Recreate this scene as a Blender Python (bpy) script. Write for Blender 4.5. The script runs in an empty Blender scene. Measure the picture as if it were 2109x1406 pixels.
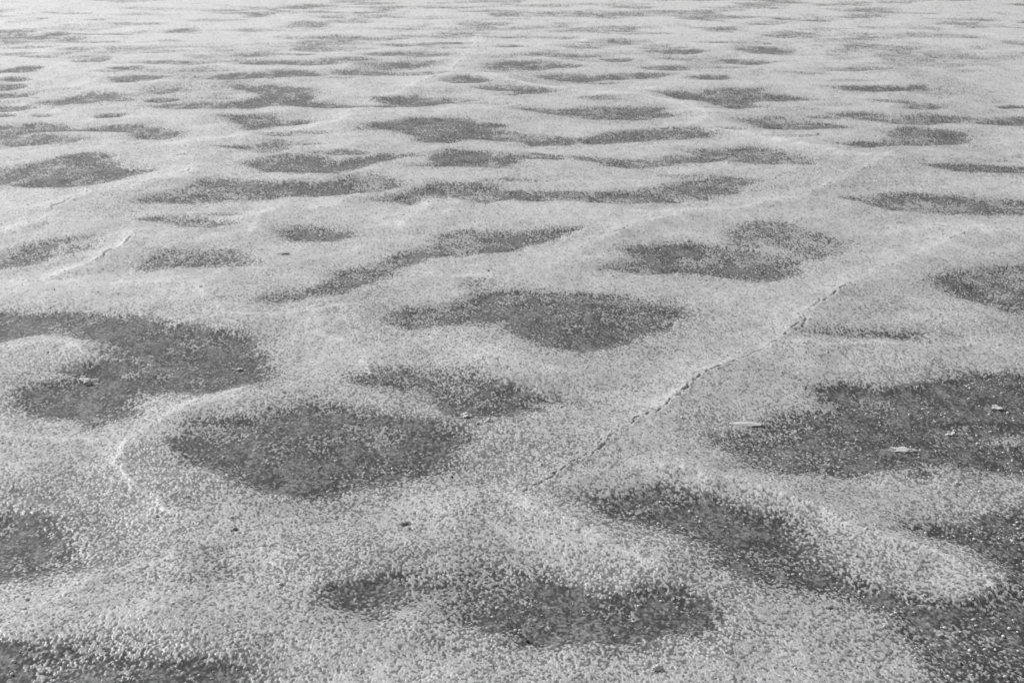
import bpy, math, random
import numpy as np

# ---------------------------------------------------------------- camera, sky, sun, exposure
scene = bpy.context.scene
W0, H0, FPX = 2109.0, 1406.0, 3000.0       # photograph size and focal length in its pixels
CAM_H, PITCH = 1.7, math.radians(15.9)
cam_data = bpy.data.cameras.new("camera")
cam_data.sensor_width = 36.0
cam_data.lens = 36.0 * FPX / W0
cam_data.clip_start, cam_data.clip_end = 0.05, 20000
cam = bpy.data.objects.new("camera", cam_data)
scene.collection.objects.link(cam)
cam.location = (0, 0, CAM_H)
cam.rotation_euler = (math.radians(90) - PITCH, 0, 0)
scene.camera = cam

SUN_EL, SUN_AZ = math.radians(35), math.radians(-52)   # azimuth from +Y (view direction), negative = left
world = bpy.data.worlds.new("World")
scene.world = world
world.use_nodes = True
wn, wl = world.node_tree.nodes, world.node_tree.links
bg = wn["Background"]
sky = wn.new("ShaderNodeTexSky")
sky.sky_type = 'NISHITA'
sky.sun_disc = False
sky.sun_elevation = SUN_EL
sky.sun_rotation = SUN_AZ
sky.dust_density = 2.0
bw = wn.new("ShaderNodeRGBToBW")            # the photograph is black and white: a neutral sky
wl.new(sky.outputs[0], bw.inputs[0])
wl.new(bw.outputs[0], bg.inputs["Color"])
bg.inputs["Strength"].default_value = 0.13

sun_data = bpy.data.lights.new("sun", 'SUN')
sun_data.energy = 3.0
sun_data.angle = math.radians(3.0)
sun_data.color = (1, 1, 1)
sun = bpy.data.objects.new("sun", sun_data)
scene.collection.objects.link(sun)
sun.rotation_euler = (math.pi / 2 - SUN_EL, 0, math.pi - SUN_AZ)
scene.view_settings.view_transform = 'Standard'
scene.view_settings.look = 'None'
scene.view_settings.exposure = 0.28
scene.view_settings.gamma = 1.0

# ---------------------------------------------------------------- helpers
def at(u, v, z=0.0):
    """photograph pixel -> point on the flat at height z"""
    a, b = (u - W0 / 2) / FPX, (H0 / 2 - v) / FPX
    t = (CAM_H - z) / (math.sin(PITCH) - b * math.cos(PITCH))
    return a * t, t * (math.cos(PITCH) + b * math.sin(PITCH))

def hash2(ix, iy, seed):
    h = ix.astype(np.int64).astype(np.uint32) * np.uint32(374761393) + iy.astype(np.int64).astype(np.uint32) * np.uint32(668265263) + np.uint32((seed * 2246822519) & 0xffffffff)
    h = (h ^ (h >> np.uint32(13))) * np.uint32(1274126177)
    h ^= h >> np.uint32(16)
    h = h * np.uint32(2654435761)
    h ^= h >> np.uint32(15)
    return (h & np.uint32(0xffffff)).astype(np.float32) / np.float32(0xffffff)

def vnoise(x, y, scale, seed):
    """smooth value noise 0..1, feature size = scale metres"""
    xs, ys = x / scale, y / scale
    ix, iy = np.floor(xs), np.floor(ys)
    fx, fy = (xs - ix).astype(np.float32), (ys - iy).astype(np.float32)
    fx, fy = fx * fx * (3 - 2 * fx), fy * fy * (3 - 2 * fy)
    a, b = hash2(ix, iy, seed), hash2(ix + 1, iy, seed)
    c, d = hash2(ix, iy + 1, seed), hash2(ix + 1, iy + 1, seed)
    return (a + (b - a) * fx) * (1 - fy) + (c + (d - c) * fx) * fy

def fbm(x, y, scale, octs, seed, gain=0.5):
    s, amp, tot = 0, 1.0, 0.0
    ca, sa = math.cos(0.7), math.sin(0.7)
    for k in range(octs):
        s = s + amp * vnoise(x, y, scale, seed + 17 * k)
        tot += amp
        amp *= gain
        scale *= 0.5
        x, y = x * ca - y * sa + 13.1, x * sa + y * ca - 7.7
    return s / tot

def cells(x, y, size, seed):
    """Worley cells: distance to nearest point, to second nearest (in cell units), random value of the nearest cell"""
    xs, ys = x / size, y / size
    ix, iy = np.floor(xs), np.floor(ys)
    d1 = np.full(x.shape, 9.0, np.float32); d2 = d1.copy(); val = np.zeros(x.shape, np.float32)
    for ox in (-1, 0, 1):
        for oy in (-1, 0, 1):
            cx, cy = ix + ox, iy + oy
            px = cx + 0.1 + 0.8 * hash2(cx, cy, seed)
            py = cy + 0.1 + 0.8 * hash2(cx, cy, seed + 1)
            d = np.sqrt((px - xs) ** 2 + (py - ys) ** 2).astype(np.float32)
            near = d < d1
            d2 = np.where(near, d1, np.minimum(d2, d))
            val = np.where(near, hash2(cx, cy, seed + 2), val)
            d1 = np.where(near, d, d1)
    return d1, d2, val

def sstep(a, b, x):
    t = np.clip((x - a) / (b - a), 0, 1)
    return t * t * (3 - 2 * t)

# ---------------------------------------------------------------- where the damp hollows, ridges and cracks lie
# outlines surveyed from the photograph, turned into ground coordinates; strength 0..1, outline
HOLLOWS = [
 (.92, [(-60,640),(60,640),(170,645),(260,648),(330,665),(430,685),(510,690),(545,730),(552,772),(500,795),(430,805),(370,800),(300,812),(262,835),(270,855),(190,868),(120,850),(60,830),(50,800),(90,785),(175,775),(150,755),(215,745),(205,702),(120,690),(30,700),(-60,725)]),
 (.93, [(380,900),(420,872),(520,870),(620,850),(660,838),(740,860),(850,865),(935,880),(955,900),(930,940),(880,965),(800,980),(740,985),(700,1010),(640,1020),(560,1010),(510,985),(470,960),(400,950),(370,925)]),
 (.74, [(730,775),(790,760),(850,755),(900,765),(960,775),(1020,800),(1080,815),(1140,827),(1090,842),(1010,852),(950,850),(910,825),(880,805),(820,795),(760,790)]),
 (.84, [(810,665),(850,640),(940,630),(1000,605),(1100,597),(1200,600),(1290,605),(1370,625),(1405,645),(1370,680),(1300,705),(1220,720),(1150,722),(1090,705),(1060,685),(980,665),(900,665),(850,675)]),
 (.74, [(550,612),(600,600),(680,582),(700,555),(760,545),(820,520),(900,500),(910,475),(970,468),(1050,477),(1130,472),(1190,470),(1120,495),(1040,512),(950,525),(880,525),(830,545),(800,565),(740,585),(700,605),(640,612),(580,620)]),
 (.86, [(1255,548),(1320,530),(1300,512),(1380,502),(1480,503),(1580,515),(1640,535),(1650,560),(1580,572),(1500,562),(1400,552),(1320,555)]),
 (.58, [(1510,500),(1510,470),(1560,455),(1610,448),(1640,470),(1700,480),(1765,492),(1740,515),(1690,535),(1640,530),(1620,510),(1600,495),(1560,505)]),
 (.82, [(1925,575),(1970,557),(2040,550),(2180,548),(2180,665),(2080,648),(2010,625),(1960,600)]),
 (.96, [(1680,795),(1760,790),(1830,800),(1900,795),(1975,775),(2040,770),(2180,775),(2180,880),(2050,890),(2020,910),(2180,930),(2180,970),(2000,955),(1880,925),(1800,895),(1740,865)]),
 (.70, [(1500,915),(1500,890),(1560,870),(1640,850),(1740,840),(1850,890),(1960,935),(1900,965),(1820,955),(1750,968),(1650,962),(1560,948)]),
 (.93, [(1235,1030),(1290,1010),(1360,1010),(1440,1030),(1530,1055),(1600,1070),(1650,1110),(1680,1160),(1760,1200),(1850,1222),(1890,1240),(1850,1250),(1750,1222),(1660,1207),(1580,1192),(1510,1160),(1470,1110),(1400,1085),(1300,1060)]),
 (.86, [(700,1205),(800,1190),(900,1180),(1000,1165),(1100,1190),(1200,1215),(1300,1225),(1420,1225),(1460,1250),(1450,1290),(1360,1292),(1250,1312),(1100,1315),(1080,1290),(950,1280),(870,1245),(760,1262),(700,1240)]),
 (.86, [(1855,1262),(1950,1250),(2050,1250),(2085,1200),(2109,1180),(2180,1160),(2180,1450),(2000,1450),(1950,1370),(1890,1310)]),
 (.86, [(1890,1085),(1990,1062),(2180,1050),(2180,1215),(2090,1165),(2000,1115)]),
 (1.0, [(-60,1065),(40,1050),(105,1070),(130,1115),(120,1155),(70,1180),(0,1190),(-60,1205)]),
 (.26, [(-60,1010),(80,1000),(200,1030),(260,1080),(230,1130),(140,1180),(0,1215),(-60,1220)]),
 (.82, [(-60,1348),(80,1345),(200,1355),(300,1365),(430,1372),(500,1392),(520,1470),(-60,1470)]),
 (.62, [(295,545),(330,520),(420,514),(500,518),(535,535),(480,548),(380,546),(310,556)]),
 (.68, [(-60,545),(20,520),(70,500),(140,490),(198,489),(180,515),(120,525),(60,540),(-60,556)]),
 (.84, [(565,470),(620,458),(680,465),(722,475),(680,487),(600,487)]),
 (.72, [(290,446),(380,444),(430,450),(487,457),(440,468),(390,466),(350,456)]),
 (.80, [(285,412),(340,400),(400,385),(440,372),(560,375),(650,378),(700,375),(730,360),(790,366),(825,385),(760,395),(650,402),(560,408),(460,410),(360,413)]),
 (.76, [(785,408),(860,390),(900,376),(980,376),(1050,390),(1150,393),(1300,391),(1400,378),(1500,363),(1565,368),(1500,395),(1400,410),(1280,416),(1150,412),(1050,402),(980,414),(930,402),(850,414)]),
 (.92, [(-60,350),(60,340),(130,328),(170,318),(225,320),(205,335),(240,345),(305,353),(240,367),(150,380),(60,380),(-60,370)]),
 (.90, [(-60,262),(70,256),(150,262),(175,270),(80,272),(60,278),(160,284),(150,292),(100,298),(-60,304)]),
 (.86, [(150,268),(230,257),(290,254),(330,262),(382,273),(340,285),(300,282),(270,269),(190,271)]),
 (.88, [(498,340),(560,326),(600,320),(650,322),(700,335),(740,325),(810,314),(850,318),(760,337),(690,357),(620,357),(550,351)]),
 (.70, [(450,300),(530,302),(565,289),(600,294),(590,310),(560,320),(510,312)]),
 (.90, [(748,265),(800,252),(850,244),(940,244),(970,252),(1035,258),(1000,263),(1100,275),(1185,281),(1170,293),(1100,293),(1040,285),(980,283),(920,293),(870,291),(860,278),(800,269)]),
 (.86, [(1180,283),(1290,270),(1340,261),(1430,261),(1465,275),(1400,283),(1300,286),(1210,291)]),
 (.84, [(880,322),(930,307),(1010,311),(1060,320),(1165,324),(1080,328),(1050,339),(1020,346),(960,337),(850,340),(900,333)]),
 (.82, [(1180,317),(1250,325),(1290,331),(1380,325),(1440,320),(1420,310),(1540,301),(1600,309),(1650,325),(1670,335),(1600,336),(1500,331),(1400,333),(1320,346),(1270,340),(1220,331)]),
 (.92, [(1055,223),(1140,226),(1250,221),(1360,221),(1372,240),(1300,244),(1200,243),(1120,236)]),
 (.88, [(1350,189),(1450,190),(1500,182),(1575,177),(1560,188),(1620,197),(1675,202),(1560,201),(1545,212),(1565,219),(1500,223),(1470,209),(1400,201)]),
 (.88, [(1525,244),(1620,241),(1700,254),(1735,263),(1640,264),(1580,259)]),
 (.88, [(1730,297),(1830,290),(1850,264),(1900,261),(1970,275),(1990,286),(1940,297),(1850,299),(1790,307)]),
 (.84, [(1715,234),(1790,233),(1830,244),(1900,237),(1940,239),(2030,245),(2180,237),(2180,264),(2050,256),(1960,249),(1900,253),(1840,251)]),
 (.74, [(1800,207),(1870,209),(1945,218),(1930,226),(1860,228),(1880,218)]),
 (.90, [(1915,338),(1980,334),(2050,344),(2180,350),(2180,360),(2020,354),(1960,349)]),
 (.88, [(1745,405),(1820,400),(1870,397),(1950,405),(2180,412),(2180,440),(2050,437),(1960,438),(1870,431),(1800,419)]),
 (.66, [(1660,688),(1720,680),(1800,684),(1880,690),(1860,697),(1740,697)]),
 (.42, [(960,575),(1000,570),(1030,590),(1010,605),(980,600)]),
 (.45, [(1360,360),(1450,360),(1600,370),(1560,378),(1420,372)]),
 (.95, [(485,177),(560,177),(600,184),(655,192),(620,196),(590,201),(640,212),(720,217),(775,222),(650,225),(560,217),(470,223),(350,223),(300,218),(400,215),(500,212),(540,206),(545,195),(510,189)]),
 (.92, [(745,204),(830,205),(860,197),(890,205),(970,207),(930,212),(880,216),(840,219),(800,223),(760,222),(850,211)]),
 (.90, [(455,236),(500,237),(530,245),(625,248),(560,254),(520,263),(490,250)]),
 (.95, [(425,159),(480,151),(560,154),(600,149),(632,156),(560,163),(480,164)]),
 (.95, [(85,213),(150,200),(190,189),(245,196),(240,204),(180,210),(120,214)]),
 (.90, [(230,166),(280,155),(355,156),(300,162),(260,171)]),
 (.92, [(1005,138),(1030,129),(1100,126),(1150,132),(1205,137),(1100,143),(1040,144)]),
 (.90, [(1115,155),(1200,155),(1300,149),(1365,154),(1280,160),(1190,167),(1150,161)]),
 (.90, [(985,180),(1050,174),(1110,183),(1145,188),(1060,198),(1080,190),(1030,187)]),
 (.92, [(1725,178),(1800,181),(1905,176),(1905,181),(1800,186),(1750,185)]),
 (.38, [(420,1140),(470,1130),(500,1160),(480,1190),(420,1190)]),
]
# small and far hollows: centre u, v, half width, half height, strength
SPOTS = [(570,185,80,7,.85),(600,203,55,13,.85),(470,219,130,5,.85),(700,221,80,6,.85),(340,208,40,4,.8),(345,186,50,8,.75),(190,198,55,9,.9),(125,210,60,5,.9),(20,196,38,6,.85),(22,221,48,7,.95),(0,237,30,6,.85),(88,237,24,3,.8),(225,236,28,6,.75),(10,178,38,6,.9),(30,164,32,4,.85),
 (285,162,62,6,.85),(255,169,30,4,.7),(500,158,95,8,.9),(600,154,62,8,.9),(35,146,42,6,.85),(60,141,26,4,.9),(190,125,34,5,.8),(265,141,40,4,.8),(370,129,85,4,.8),(470,126,60,4,.85),(600,131,110,6,.85),(720,124,70,4,.8),(840,113,95,6,.75),(825,136,62,8,.8),(755,150,75,7,.75),(960,163,48,7,.85),(860,207,100,9,.9),(530,242,42,8,.85),(570,250,70,6,.85),(520,258,30,6,.6),(1235,203,40,6,.65),(1050,179,55,5,.85),(1085,188,45,5,.8),(1080,134,80,11,.85),(1175,158,70,8,.8),(1310,154,60,5,.85),(1230,170,60,3,.5),(1270,122,36,5,.9),(1150,114,105,4,.65),(1375,141,50,5,.8),(1395,106,62,4,.9),(1360,99,50,3,.6),(1460,158,50,4,.8),(1575,103,62,8,.78),(1525,127,75,6,.75),(1610,74,34,5,.65),(1900,72,62,4,.5),(1980,75,60,3,.35),(1790,142,85,4,.65),(1820,181,100,6,.88),(1600,199,60,7,.85),(2095,219,36,3,.8),
 (60,77,60,5,.85),(115,71,34,5,.9),(200,70,70,3,.8),(190,86,60,3,.8),(375,62,36,5,.65),(270,50,60,3,.5),(500,27,60,3,.7),(540,30,30,4,.75),(640,12,52,4,.75),(640,98,40,6,.7),(700,100,80,3,.6),(830,60,60,3,.5),(1230,31,130,3,.65),(1000,50,54,5,.65),(960,70,62,3,.5),(780,80,62,3,.55),(870,92,100,3,.6),(600,113,50,3,.6),(1130,78,62,3,.4),(1280,56,64,3,.5),(1050,97,34,3,.6),(1200,98,44,3,.7),(1250,88,72,3,.55),(1010,24,60,3,.5),(780,8,60,3,.5),(1600,45,60,3,.3),(1960,110,40,30,.25),(1940,170,60,40,.22),
 (290,30,60,3,.35),(150,60,60,3,.35),(400,98,60,3,.5),(330,107,60,3,.4),(80,117,40,3,.6),(300,145,50,3,.35),(1700,112,70,3,.3),(1750,90,60,3,.3),(1650,225,50,5,.3),(1730,215,50,5,.25),(1870,330,60,6,.25),(2090,320,40,3,.4),(2050,330,40,3,.3),
 (230,148,40,3,.4),(130,183,40,3,.4),(620,330,120,6,.3),(560,278,60,5,.7),(630,272,60,5,.5),(100,1170,120,30,.35),
 (430,205,60,4,.5),(250,205,50,4,.5),(780,205,40,3,.6),(1000,215,60,3,.35),(1450,222,40,3,.4),(1120,318,60,4,.6),(700,315,70,5,.6),(1490,262,50,4,.5),(1700,240,40,3,.5),(1620,280,70,3,.35),
 (880,150,60,4,.5),(420,146,70,4,.5),(700,160,50,3,.4),(1000,118,70,3,.45),(1480,88,60,3,.45),(1700,60,60,3,.35),(1330,70,60,3,.45),(540,62,70,3,.45),(720,45,60,3,.45),(450,42,60,3,.45),(900,38,60,3,.4),(330,20,60,3,.35),(1120,12,60,3,.4),(1400,30,60,3,.35),(180,118,60,4,.5),(330,86,50,3,.4),(60,98,50,3,.45),(860,75,60,3,.45),(1060,62,60,3,.4),(1500,140,50,3,.5),(1650,150,60,3,.35),(1750,165,60,3,.35),
 (1050,372,90,4,.45),(620,296,60,3,.5),(420,322,60,5,.3),(470,440,60,4,.35)]
# pressure ridges: (hump height m, hump half width m, crack 0..1, [(u, v) ...])
RIDGES = [
 (.020,.06,.55,[(1835,318),(1790,345),(1740,370),(1690,389),(1640,406),(1560,422),(1480,434),(1400,440),(1350,458),(1280,478),(1210,502),(1170,530),(1150,545)]),
 (.010,.05,.6,[(1400,440),(1300,437),(1200,434),(1100,434),(1000,437),(940,434)]),
 (.014,.05,.5,[(2020,468),(1960,492),(1880,530),(1800,572),(1720,605),(1660,650),(1600,712)]),
 (.015,.05,1.1,[(1600,712),(1540,735),(1490,752),(1450,775),(1400,812),(1340,850),(1290,882),(1240,917),(1180,957),(1120,992),(1060,1024)]),
 (.018,.05,.4,[(1600,712),(1700,722),(1850,717),(2000,715),(2180,720)]),
 (.020,.06,.0,[(1060,1024),(1120,1060),(1180,1086),(1230,1112),(1330,1165)]),
 (.020,.05,.0,[(1370,965),(1450,980),(1530,998),(1600,1020),(1700,1045),(1760,1080),(1850,1110),(1960,1150),(2050,1205)]),
 (.009,.03,.0,[(-60,897),(100,900),(200,903),(265,906),(250,930),(235,955),(270,985),(300,1010),(340,1050),(390,1064)]),
 (.010,.05,.0,[(265,906),(330,870),(400,830),(500,812)]),
 (.012,.05,.2,[(-60,573),(100,577),(200,580),(330,582),(410,585),(440,620),(465,646),(540,650),(620,645),(700,632)]),
 (.010,.05,.0,[(465,646),(420,655),(370,668)]),
 (.016,.04,.6,[(100,572),(180,546),(225,525),(265,503),(285,478)]),
 (.018,.10,.5,[(985,70),(985,100),(945,130),(930,150),(855,175),(840,188),(770,206),(700,248),(640,262),(560,274),(470,284),(380,291),(395,325),(390,360),(350,372),(300,381),(220,392),(150,406),(120,427),(100,458),(30,472),(-60,492)]),
 (.012,.06,.95,[(788,234),(870,229),(950,228),(1010,226),(1080,218)]),
 (.010,.06,.95,[(985,109),(1012,105),(1060,106)]),
 (.012,.08,.7,[(900,58),(935,56),(985,70)]),
 (.014,.10,.0,[(1000,150),(1100,176),(1200,190),(1320,196),(1400,210),(1460,234),(1430,254),(1530,272),(1600,286),(1660,300),(1750,320),(1835,322)]),
 (.014,.06,.0,[(525,478),(535,445),(562,430)]),
 (.014,.06,.2,[(820,460),(870,432),(890,410),(920,400),(955,412)]),
 (.012,.06,.3,[(660,430),(700,420),(742,398)]),
 (.008,.05,.7,[(1040,375),(1120,373),(1200,375),(1300,372)]),
 (.010,.04,.0,[(655,640),(668,690),(740,722),(760,770)]),
 (.010,.05,.0,[(20,1300),(120,1240),(210,1195),(350,1155)]),
 (.012,.05,.0,[(860,560),(920,575),(990,568)]),
 (.010,.05,.0,[(1000,745),(1100,760),(1160,775)]),
 (.008,.05,.0,[(30,720),(120,708),(200,735),(290,738)]),
 (.006,.04,.4,[(480,1135),(560,1120),(640,1160),(700,1165)]),
 (.010,.05,.3,[(1880,470),(1960,466),(2040,480),(2180,470)]),
 (.010,.05,.3,[(1690,615),(1640,690),(1560,690)]),
 (.008,.07,.5,[(120,185),(240,176),(330,168),(420,170)]),
 (.008,.07,.5,[(240,294),(300,292),(370,294)]),
]
PITS = [(838,1068,.024),(852,1074,.014),(495,1090,.022),(505,1096,.018),(487,1093,.016),(1712,1252,.026),(1725,1256,.016),(1092,1306,.02),(45,586,.02),(125,572,.02),(72,199,.12),(893,382,.09),(1690,277,.05),(560,846,.02),(585,818,.02),(2040,188,.10),]

def seg_dist(x, y, a, b):
    ex, ey = b[0] - a[0], b[1] - a[1]
    t = np.clip(((x - a[0]) * ex + (y - a[1]) * ey) / (ex * ex + ey * ey + 1e-12), 0, 1)
    return np.hypot(x - a[0] - t * ex, y - a[1] - t * ey), ((x - a[0]) * ey - (y - a[1]) * ex)

def terrain(x, y):
    """height, crust cover, crack and wetness of the flat at every x, y (metres)"""
    x = x.astype(np.float64); y = y.astype(np.float64)
    n = x.size
    r = np.hypot(x, y)
    # wandering of every outline
    wx = x + 0.09 * (fbm(x, y, .17, 5, 3, .6) - .5) + 0.006 * r * (fbm(x, y, .5, 3, 5) - .5)
    wy = y + 0.13 * (fbm(x, y, .20, 5, 9, .6) - .5) + 0.012 * r * (fbm(x, y, .5, 3, 6) - .5)
    inside = (np.abs(np.arctan2(x, y)) < .42) & (y > 2.4) & (y < 37)
    # hollows beyond the surveyed part of the flat: the same kind of blotches
    f = fbm(x, y * .85, 1.5, 4, 41)
    az = np.abs(np.arctan2(x, y))
    edge = np.maximum(np.maximum(sstep(.385, .45, az), sstep(2.9, 2.2, y)), sstep(35, 38, y))
    wild = sstep(.57, .70, f) * .9 * edge
    fa = fbm(x, y * .8, .9, 5, 77)
    faint = sstep(.46, .74, fa) * (.20 + .48 * sstep(12, 26, r))
    damp = np.maximum(wild, faint)
    ok = np.nonzero(inside | (np.abs(np.arctan2(x, y)) < .47) & (y > 2) & (y < 40))[0]
    xo, yo = wx[ok], wy[ok]
    d = damp[ok].copy()
    def box(pts, m):
        px = [p[0] for p in pts]; py = [p[1] for p in pts]
        return np.nonzero((xo > min(px) - m) & (xo < max(px) + m) & (yo > min(py) - m) & (yo < max(py) + m))[0]
    for s, outline in HOLLOWS:
        P = [at(u, v) for u, v in outline]
        dist = sum(p[1] for p in P) / len(P)
        soft = .078 + .0030 * dist
        k = box(P, soft * 3.7)
        if k.size == 0: continue
        X, Y = xo[k], yo[k]
        dm = np.full(k.size, 1e9); ins = np.zeros(k.size, bool)
        for i in range(len(P)):
            a, b = P[i - 1], P[i]
            dm = np.minimum(dm, seg_dist(X, Y, a, b)[0])
            c = ((a[1] > Y) != (b[1] > Y))
            if b[1] != a[1]:
                ins ^= c & (X < (b[0] - a[0]) * (Y - a[1]) / (b[1] - a[1]) + a[0])
        sd = np.where(ins, -dm, dm)
        d[k] = np.maximum(d[k], s * (.68 * sstep(soft * .9, -soft * .55, sd) + .32 * sstep(soft * 3.8, -soft * .5, sd)))
    for u, v, hw, hh, s in SPOTS:
        cx, cy = at(u, v)
        x1, _ = at(u + hw, v); y0 = at(u, v - hh)[1]; y1 = at(u, v + hh)[1]
        rx, ry = x1 - cx, max((y0 - y1) / 2, .02)
        k = np.nonzero((np.abs(xo - cx) < rx * 2.2) & (np.abs(yo - cy) < ry * 2.2))[0]
        if k.size == 0: continue
        q = np.hypot((xo[k] - cx) / rx, (yo[k] - cy) / ry)
        w_ = np.hypot((xo[k] - cx) / (rx * 1.5), (yo[k] - cy) / (ry * .9))
        d[k] = np.maximum(d[k], s * (.7 * sstep(1.30, .65, q) + .3 * sstep(1.4, .3, w_)))
    ridge = np.zeros(ok.size); crack = np.zeros(ok.size); bright = np.zeros(ok.size)
    # ridges wander less than the outlines
    xr = x[ok] + .06 * (fbm(x[ok], y[ok], .16, 4, 21, .6) - .5); yr = y[ok] + .09 * (fbm(x[ok], y[ok], .16, 4, 22, .6) - .5)
    broken = fbm(x[ok], y[ok], .16, 3, 31)
    grain_gap = fbm(x[ok], y[ok], .018, 3, 33)
    for h, w, ck, line in RIDGES:
        P = [at(u, v) for u, v in line]
        for a, b in zip(P[:-1], P[1:]):
            m = w * 5
            k = np.nonzero((xr > min(a[0], b[0]) - m) & (xr < max(a[0], b[0]) + m) & (yr > min(a[1], b[1]) - m) & (yr < max(a[1], b[1]) + m))[0]
            if k.size == 0: continue
            dd, side = seg_dist(xr[k], yr[k], a, b)
            hump = np.exp(-(dd / (w * (.40 + .02 * P[0][1]))) ** 2) * .16 * (.4 + 1.6 * grain_gap[k]) + np.exp(-(dd / (w * 2.5)) ** 2) * .65
            ridge[k] = np.maximum(ridge[k], h * hump * (.25 + 1.4 * broken[k]))
            bright[k] = np.maximum(bright[k], (1 - .5 * min(ck, 1)) * (.55 * (.2 + 1.4 * grain_gap[k]) * np.exp(-(dd / (w * (.22 + .02 * P[0][1]))) ** 2) + .35 * np.exp(-(dd / (w * 1.8)) ** 2)) * (h / .014) ** .25 * sstep(.05, .50, broken[k] + .1))
            if ck > 0:
                dist = .5 * (a[1] + b[1])
                cw = .0030 + .0004 * dist + .007 * (broken[k] - .5)
                crack[k] = np.maximum(crack[k], sstep(cw * 1.7, cw * .3, dd) * sstep(.60 - .28 * ck, .74 - .28 * ck, broken[k]) * sstep(.37, .60, grain_gap[k]))
    for u, v, pr in PITS:
        pr *= .7
        cx, cy = at(u, v)
        q = np.hypot((xr - cx) / pr, (yr - cy) / pr) * 1.5 + 1.2 * (grain_gap - .5)
        crack = np.maximum(crack, sstep(1.2, .5, q))
    D = damp.copy(); D[ok] = d * (1 - .55 * bright)
    R = np.zeros(n); R[ok] = ridge
    K = np.zeros(n); K[ok] = crack
    B = np.zeros(n); B[ok] = bright
    # granular salt crust
    lod = sstep(70, 30, r) * sstep(.73, .66, az)
    # grains stretched in depth, more so further out, so they look round despite foreshortening
    ys = np.where(y < 4.4, y / 1.5, np.where(y < 8.8, 4.4 / 1.5 * (1 + np.log(np.maximum(y, 1e-3) / 4.4)), 4.4 / 1.5 * (1 + math.log(2.0)) + (y - 8.8) / 3.0))
    gx = x + .0025 * (vnoise(x, ys, .02, 51) - .5); gy = ys + .0025 * (vnoise(x, ys, .02, 52) - .5)
    d1, d2, val = cells(gx, gy, .0066, 61)
    n1 = vnoise(gx, gy, .0070, 62); n2 = vnoise(gx + 3.3, gy, .0042, 63); n3 = vnoise(gx, gy + 1.7, .0024, 64)
    fine = .5 * n1 + .32 * n2 + .18 * n3
    blot = fbm(x, ys, .05, 3, 99)
    coarse = fbm(x, y, .38, 3, 81)                       # where crust is grittier or smoother
    grit = sstep(.30, .70, coarse) * sstep(.8, .1, B) 
    Db = np.clip(D * (1.0 - .26 * sstep(.48, .70, fbm(x * .6, y * 1.1, .14, 4, 113)) - .22 * sstep(.52, .72, fbm(x, y, .40, 3, 114))), 0, 1)
    key = .62 * val + .38 * ((fine - .5) * 1.5 + .5)     # 0..1, low = no grain here
    miss = .10 + (.20 * grit + .07) * (.15 + .85 * sstep(8, 4.0, r)) - .06 * B + .90 * Db + (.9 * (blot - .5) + .9 * (fbm(x * .8, ys, .11, 3, 119) - .5)) * (.12 + 1.15 * D)
    avg = np.clip(1.0 - miss, 0, 1)
    blend = sstep(5, 22, r)                              # far grains are smaller than the mesh: use their mean
    present = sstep(-.16, .18, key - .06 - .80 * miss) * (1 - .55 * blend) + avg * .55 * blend
    present = present * sstep(.73, .66, az) + avg * sstep(.66, .73, az)
    dome = np.clip(1 - (d1 / .80) ** 2, 0, 1) * (.6 + .4 * sstep(.0, .30, d2 - d1))
    hgt = present * (.0006 + (.0008 + .0010 * val) * (1 - .35 * sstep(4, 8, r)) * dome * (.75 + .3 * grit)) + .0010 * n2 + .0007 * n3 + .0022 * blot
    hgt = hgt * lod
    z = hgt + R - .020 * D - .006 * K + .055 * (fbm(x, y, 1.0, 3, 101) - .5) + .030 * (fbm(x, y, .42, 3, 103) - .5)
    z -= (x * x + y * y) / (2 * 6.4e6)
    far_ = sstep(30, 70, r)
    cover = present * (1 - far_) + far_ * (1 - np.clip(D * .9, 0, 1)) 
    cover = np.maximum(cover, (.42 + .22 * sstep(3.5, 8, r)) * (1 - sstep(.05, .55, D)) + .10 * blot)
    cover *= (1 - .84 * K)
    tone = np.clip(.44 + (.45 * (val - .5) + .9 * (fine - .5)) * (1 - .3 * sstep(4, 8, r)) + .5 * (blot - .5), 0, 1) + (.27 * sstep(3.6, 11, r) + .34 * sstep(10, 28, r)) * present  # last term paints distance haze: salt colour lightened away from the camera
    return z, cover, D, K, B, tone

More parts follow.
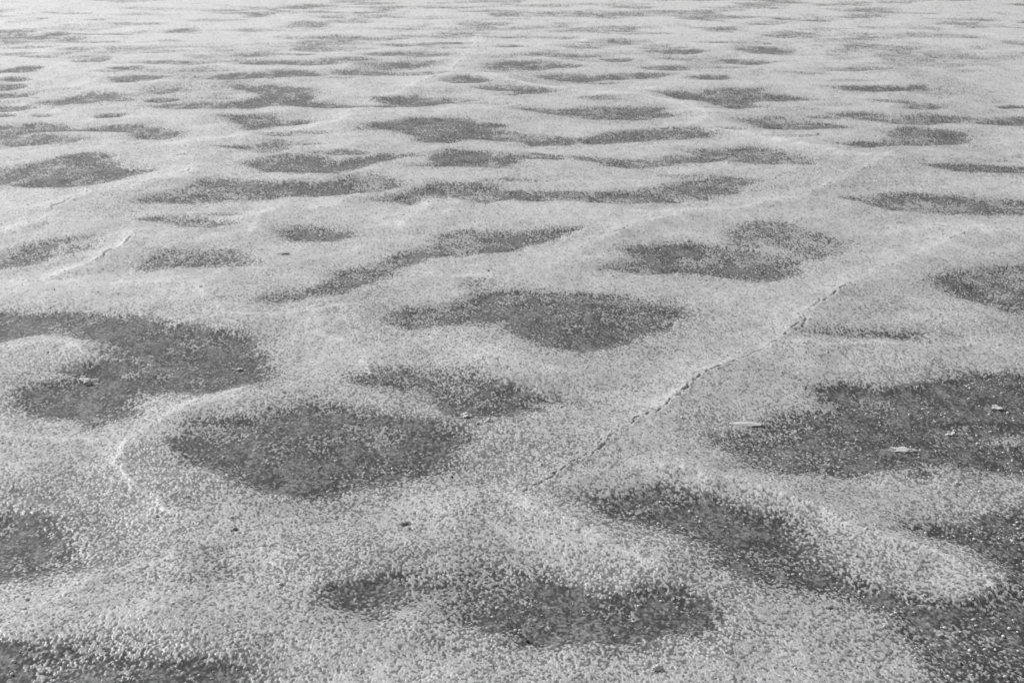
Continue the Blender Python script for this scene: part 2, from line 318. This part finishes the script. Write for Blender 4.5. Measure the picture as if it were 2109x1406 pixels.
# ---------------------------------------------------------------- materials
def ground_material():
    m = bpy.data.materials.new("salt crust")
    m.use_nodes = True
    N, L = m.node_tree.nodes, m.node_tree.links
    P = N["Principled BSDF"]
    def attr(nm):
        a = N.new("ShaderNodeAttribute"); a.attribute_name = nm; return a.outputs["Fac"]
    def mth(op, a, b, c=None, clamp=False):
        q = N.new("ShaderNodeMath"); q.operation = op; q.use_clamp = clamp
        for i, s in enumerate((a, b) if c is None else (a, b, c)):
            if isinstance(s, (int, float)): q.inputs[i].default_value = s
            else: L.new(s, q.inputs[i])
        return q.outputs[0]
    cover, damp, crack, tone, bright = attr("cover"), attr("damp"), attr("crack"), attr("tone"), attr("bright")
    geo = N.new("ShaderNodeNewGeometry")
    nz = N.new("ShaderNodeTexNoise"); nz.inputs["Scale"].default_value = 260; nz.inputs["Detail"].default_value = 4
    L.new(geo.outputs["Position"], nz.inputs["Vector"])
    nm = N.new("ShaderNodeTexNoise"); nm.inputs["Scale"].default_value = 2.2; nm.inputs["Detail"].default_value = 6
    L.new(geo.outputs["Position"], nm.inputs["Vector"])
    # salt: pale grey, grain by grain variation; soil: dark damp silt
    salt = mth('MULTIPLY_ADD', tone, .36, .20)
    salt = mth('MULTIPLY_ADD', nz.outputs["Fac"], .16, mth('SUBTRACT', salt, .08))
    salt = mth('MULTIPLY_ADD', mth('SUBTRACT', nm.outputs["Fac"], .5), .18, salt)
    salt = mth('MULTIPLY_ADD', bright, .12, salt)
    salt = mth('MULTIPLY', salt, mth('MULTIPLY_ADD', damp, -.35, 1.0))
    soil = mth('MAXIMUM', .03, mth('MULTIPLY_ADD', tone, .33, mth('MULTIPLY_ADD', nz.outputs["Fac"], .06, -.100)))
    soil = mth('MULTIPLY', soil, mth('MULTIPLY_ADD', crack, -.6, 1.0))
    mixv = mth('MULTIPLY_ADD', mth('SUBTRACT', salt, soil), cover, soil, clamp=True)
    comb = N.new("ShaderNodeCombineColor")
    for i in range(3): L.new(mixv, comb.inputs[i])
    L.new(comb.outputs[0], P.inputs["Base Color"])
    L.new(mth('MULTIPLY_ADD', cover, -.25, .70), P.inputs["Roughness"])
    L.new(mth('MULTIPLY_ADD', cover, .35, .18), P.inputs["Specular IOR Level"])
    bp = N.new("ShaderNodeBump"); bp.inputs["Strength"].default_value = .35; bp.inputs["Distance"].default_value = .0015
    L.new(nz.outputs["Fac"], bp.inputs["Height"])
    L.new(bp.outputs[0], P.inputs["Normal"])
    return m

def grey_material(name, base, var, rough=.8, scale=120):
    m = bpy.data.materials.new(name)
    m.use_nodes = True
    N, L = m.node_tree.nodes, m.node_tree.links
    P = N["Principled BSDF"]
    tc = N.new("ShaderNodeTexCoord")
    nz = N.new("ShaderNodeTexNoise"); nz.inputs["Scale"].default_value = scale; nz.inputs["Detail"].default_value = 5
    L.new(tc.outputs["Object"], nz.inputs["Vector"])
    rp = N.new("ShaderNodeMapRange")
    rp.inputs["To Min"].default_value = base - var; rp.inputs["To Max"].default_value = base + var
    L.new(nz.outputs["Fac"], rp.inputs["Value"])
    cb = N.new("ShaderNodeCombineColor")
    for i in range(3): L.new(rp.outputs[0], cb.inputs[i])
    L.new(cb.outputs[0], P.inputs["Base Color"])
    P.inputs["Roughness"].default_value = rough
    bp = N.new("ShaderNodeBump"); bp.inputs["Strength"].default_value = .5; bp.inputs["Distance"].default_value = .001
    L.new(nz.outputs["Fac"], bp.inputs["Height"]); L.new(bp.outputs[0], P.inputs["Normal"])
    return m

# ---------------------------------------------------------------- the salt flat: one sheet out to the horizon
STEP = globals().get("QUALITY", 1.0)
v = np.arange(1410, -30, -1.25 * STEP)
b = (H0 / 2 - v) / FPX
t = CAM_H / (math.sin(PITCH) - b * math.cos(PITCH))
rr = t * (math.cos(PITCH) + b * math.sin(PITCH))
near = np.concatenate([np.arange(.25, 2.2, .03), np.arange(2.2, rr[0] * .97, .006 * STEP)])
mid = np.arange(rr[0] * .93, rr[0], .0045 * STEP)
near = near[near < mid[0] - .004]
far = [rr[-1]]
while far[-1] < 9000:
    far.append(far[-1] * 1.012 if far[-1] < 150 else far[-1] * 1.08)
rad = np.concatenate([near, mid, rr, np.array(far[1:])])
rad = np.unique(rad)
core, half = math.radians(24.5), math.radians(42)
side_a = np.arange(core, half, .0011 * STEP)
dense = np.concatenate([-side_a[::-1], np.arange(-core + .0005, core - .0003, .00052 * STEP), side_a])
sp = []
a = dense[-1]; st = .00052
while a < 2 * math.pi - half - .03:
    st = min(st * 1.15, .02); a += st; sp.append(a)
ang = np.concatenate([dense, np.array([q for q in sp if q < 2 * math.pi - half - .01])])
nr, na = len(rad), len(ang)
A, Rr = np.meshgrid(ang, rad)
X = (Rr * np.sin(A)).ravel(); Y = (Rr * np.cos(A)).ravel()
Z = np.empty(X.size, np.float64); att = [np.empty(X.size, np.float32) for _ in range(5)]
CH = 400000
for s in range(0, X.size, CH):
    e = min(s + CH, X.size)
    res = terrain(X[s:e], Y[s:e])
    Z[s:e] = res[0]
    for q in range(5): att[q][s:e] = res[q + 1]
co = np.empty((X.size + 1, 3), np.float32)
co[:-1, 0], co[:-1, 1], co[:-1, 2] = X, Y, Z
co[-1] = (0, 0, 0)
i = (np.arange(nr - 1)[:, None] * na + np.arange(na)[None, :])
j = (np.arange(nr - 1)[:, None] * na + (np.arange(na)[None, :] + 1) % na)
quads = np.stack([i, i + na, j + na, j], -1).reshape(-1, 4).astype(np.int32)[:, ::-1]
k = np.arange(na)
tris = np.stack([np.full(na, X.size), (k + 1) % na, k], -1).astype(np.int32)
me = bpy.data.meshes.new("salt_flat")
me.vertices.add(len(co)); me.vertices.foreach_set("co", co.ravel())
nl = quads.size + tris.size
me.loops.add(nl); me.loops.foreach_set("vertex_index", np.concatenate([quads.ravel(), tris.ravel()]))
me.polygons.add(len(quads) + len(tris))
ls = np.concatenate([np.arange(len(quads)) * 4, quads.size + np.arange(len(tris)) * 3]).astype(np.int32)
me.polygons.foreach_set("loop_start", ls)
me.update(calc_edges=True)
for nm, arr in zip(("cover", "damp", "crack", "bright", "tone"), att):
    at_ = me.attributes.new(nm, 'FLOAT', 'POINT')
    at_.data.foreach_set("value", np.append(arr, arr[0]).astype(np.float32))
me.polygons.foreach_set("use_smooth", np.ones(len(me.polygons), bool))
me.materials.append(ground_material())
ground = bpy.data.objects.new("ground", me)
scene.collection.objects.link(ground)
ground["kind"] = "structure"
print("ground verts", len(co), "normal z", me.polygons[1000].normal.z)

# ---------------------------------------------------------------- the air above the flat
hz = bpy.data.meshes.new("haze")
E = 9500.0
vs = [(sx * E, sy * E, z) for z in (-9.0, 2.3) for sx, sy in ((-1, -1), (1, -1), (1, 1), (-1, 1))]
hz.from_pydata(vs, [], [(3, 2, 1, 0), (4, 5, 6, 7), (0, 1, 5, 4), (1, 2, 6, 5), (2, 3, 7, 6), (3, 0, 4, 7)])
haze = bpy.data.objects.new("haze", hz)
scene.collection.objects.link(haze)
haze["kind"] = "stuff"
hm = bpy.data.materials.new("pale air")
hm.use_nodes = True
hn, hl = hm.node_tree.nodes, hm.node_tree.links
hn.remove(hn["Principled BSDF"])
pv = hn.new("ShaderNodeVolumePrincipled")
pv.inputs["Color"].default_value = (.96, .96, .96, 1)
pv.inputs["Density"].default_value = .006
pv.inputs["Anisotropy"].default_value = .45
hl.new(pv.outputs[0], hn["Material Output"].inputs["Volume"])
hz.materials.append(hm)

# ---------------------------------------------------------------- loose salt and pebbles lying on the crust
rng = np.random.default_rng(7)
def ground_at(x, y):
    return terrain(np.atleast_1d(np.float64(x)), np.atleast_1d(np.float64(y)))
BASE = np.array([(0,0,1),(.894,0,.447),(.276,.851,.447),(-.724,.526,.447),(-.724,-.526,.447),(.276,-.851,.447),
                 (.724,.526,-.447),(-.276,.851,-.447),(-.894,0,-.447),(-.276,-.851,-.447),(.724,-.526,-.447),(0,0,-1)])
FACES = [(0,1,2),(0,2,3),(0,3,4),(0,4,5),(0,5,1),(1,6,2),(2,7,3),(3,8,4),(4,9,5),(5,10,1),(6,7,2),(7,8,3),(8,9,4),(9,10,5),(10,6,1),(6,11,7),(7,11,8),(8,11,9),(9,11,10),(10,11,6)]
crumb_mat = grey_material("loose salt", .58, .16, .8, 300)
# crumbs nobody could count, thickest in the hollows
N = 170000
ca = rng.uniform(-.46, .46, N); cr = 2.4 + 13 * rng.random(N) ** 1.1
cx, cy = cr * np.sin(ca), cr * np.cos(ca)
tz, tc, tD, tK, tB, tt = terrain(cx, cy)
prob = (.10 + .55 * sstep(.3, .7, tD) * sstep(.40, .66, fbm(cx, cy, .14, 3, 201)) + .20 * sstep(.3, .7, tD)) * cr / 15.0 * 1.4 * (.4 + .9 * sstep(0, 2.5, cx))
keep = rng.random(N) < prob
cx, cy, tz = cx[keep], cy[keep], tz[keep]
n = cx.size
sz = .0018 + .0040 * rng.random(n) ** 4
P_ = BASE[None] * (1 + .35 * (rng.random((n, 12, 1)) - .5))
yaw = rng.uniform(0, 6.28, n); c_, s_ = np.cos(yaw), np.sin(yaw)
px_ = P_[:, :, 0] * (1 + .5 * rng.random((n, 1))); py_ = P_[:, :, 1]; pz_ = P_[:, :, 2] * (.55 + .4 * rng.random((n, 1)))
Vv = np.stack([(px_ * c_[:, None] - py_ * s_[:, None]) * sz[:, None] + cx[:, None], (px_ * s_[:, None] + py_ * c_[:, None]) * sz[:, None] + cy[:, None], (pz_ + .35) * sz[:, None] + tz[:, None]], -1).reshape(-1, 3)
Fv = (np.array(FACES)[None] + (np.arange(n) * 12)[:, None, None]).reshape(-1, 3).astype(np.int32)
cm = bpy.data.meshes.new("salt_crumbs")
cm.vertices.add(len(Vv)); cm.vertices.foreach_set("co", Vv.astype(np.float32).ravel())
cm.loops.add(Fv.size); cm.loops.foreach_set("vertex_index", Fv.ravel())
cm.polygons.add(len(Fv)); cm.polygons.foreach_set("loop_start", (np.arange(len(Fv)) * 3).astype(np.int32))
cm.update(calc_edges=True)
cm.materials.append(crumb_mat)
crumbs = bpy.data.objects.new("salt_crumbs", cm)
scene.collection.objects.link(crumbs)
crumbs["kind"] = "stuff"

import bmesh
from mathutils import noise, Vector
white_mat = grey_material("white salt", .52, .12, .8, 160)
dark_mat = grey_material("black stone", .022, .012, .6, 200)
def lie(name, label, category, u, v, wpx, tpx, mat, group=None, flat=.35, yaw=0.0, seed=1, rough=.35, tilt=0.0):
    """an irregular lump or flake lying on the crust, wpx wide across and tpx deep as the photograph shows them"""
    x, y = at(u, v)
    z = float(ground_at(x, y)[0][0])
    x, y = at(u, v, z)
    t = math.hypot(math.hypot(x, y), CAM_H)
    w = wpx / FPX * t / 2
    h = w * flat
    grazing = CAM_H / t
    d = max((tpx / FPX * t / 2 - h * .6) / grazing, w * .35)
    bm = bmesh.new()
    bmesh.ops.create_icosphere(bm, subdivisions=3, radius=1)
    for q in bm.verts:
        f = 1 + rough * noise.noise(q.co * 1.5 + Vector((seed * 7.1, 0, 0))) * 1.8 + rough * 1.0 * noise.noise(q.co * 3.7 + Vector((0, seed * 3.3, 0)))
        p = q.co * f
        q.co = (p.x * w, p.y * d, max(p.z, -.7) * h)
    m = bpy.data.meshes.new(name); bm.to_mesh(m); bm.free()
    m.materials.append(mat)
    o = bpy.data.objects.new(name, m)
    scene.collection.objects.link(o)
    o.location = (x, y, z + h * .45 + .0015)
    o.rotation_euler = (0, tilt, yaw)
    o["label"] = label; o["category"] = category
    if group: o["group"] = group
    return o
SF, SL, PB = "white salt flakes lying on the crust", "white salt lumps lying on the crust", "tiny black pebbles on the crust"
lie("salt_flake", "long pale salt flake with a dark gap beneath, at the left hollow's inlet", "salt flake", 128, 783, 52, 9, white_mat, SF, .12, .12, 2, .5, .05)
lie("salt_flake", "broad pale salt flake with ragged edges, right of the long flake in the left hollow", "salt flake", 186, 789, 28, 15, white_mat, SF, .35, .3, 3, .5, .1)
lie("salt_flake", "thin straight white salt sliver at the left tip of the large right hollow", "salt flake", 1537, 875, 60, 7, white_mat, SF, .10, -.1, 4, .3)
lie("salt_flake", "slanted pale salt sliver on the lower edge of the large right hollow", "salt flake", 1858, 928, 50, 10, white_mat, SF, .12, -.3, 5, .5)
lie("salt_flake", "small thin salt chip right of the faint grey hollow at mid left", "salt flake", 584, 523, 22, 5, white_mat, SF, .2, .1, 6, .5)
lie("salt_flake", "bright curled salt chip near the right end of the big left hollow", "salt flake", 492, 762, 12, 6, white_mat, SF, .4, .4, 7, .5)
lie("salt_lump", "small square white salt lump between the two flakes in the left hollow", "salt lump", 171, 779, 12, 8, white_mat, SL, .5, .2, 8)
lie("salt_lump", "knobbly white salt lump just below the speckled middle hollow", "salt lump", 962, 858, 17, 12, white_mat, SL, .5, .5, 9, .5)
lie("salt_lump", "broad white salt lump right of a black pebble below the speckled hollow", "salt lump", 1006, 867, 18, 10, white_mat, SL, .4, .1, 10, .5)
lie("salt_lump", "round bright white salt bead inside the dark centre left hollow", "salt lump", 813, 916, 8, 6, white_mat, SL, .8, 0, 11, .2)
lie("salt_lump", "lone bright white salt bead above the mid right hollow, far up the flat", "salt lump", 1417, 497, 7, 6, white_mat, SL, .9, 0, 12, .3)
lie("salt_lump", "forked white salt lump in the dark upper part of the large right hollow", "salt lump", 2052, 842, 14, 10, white_mat, SL, .5, .4, 13, .6)
lie("salt_lump", "wide white salt lump low in the large right hollow", "salt lump", 1960, 896, 20, 10, white_mat, SL, .4, .2, 14, .6)
lie("salt_lump", "pale rounded salt lump on bright crust at the very bottom, right of centre", "salt lump", 1353, 1378, 18, 14, white_mat, SL, .6, .3, 15, .4)
lie("pebble", "tiny black pebble between two white salt lumps below the speckled hollow", "pebble", 985, 874, 6, 5, dark_mat, PB, .7, .2, 21, .25)
lie("pebble", "tiny black pebble right of the lower edge of the dark centre left hollow", "pebble", 931, 983, 5, 4, dark_mat, PB, .7, -.5, 22, .3)
lie("pebble", "tiny black pebble on pale crust above the wide middle hollow", "pebble", 1006, 558, 4, 4, dark_mat, PB, .7, .1, 23, .3)
lie("pebble", "tiny black pebble inside the dark hollow at the right edge", "pebble", 2083, 1083, 5, 3, dark_mat, PB, .6, 0, 24, .3)
lie("pebble", "tiny black pebble in the speckled hollow at the bottom right corner", "pebble", 1979, 1367, 5, 5, dark_mat, PB, .7, 0, 25, .3)
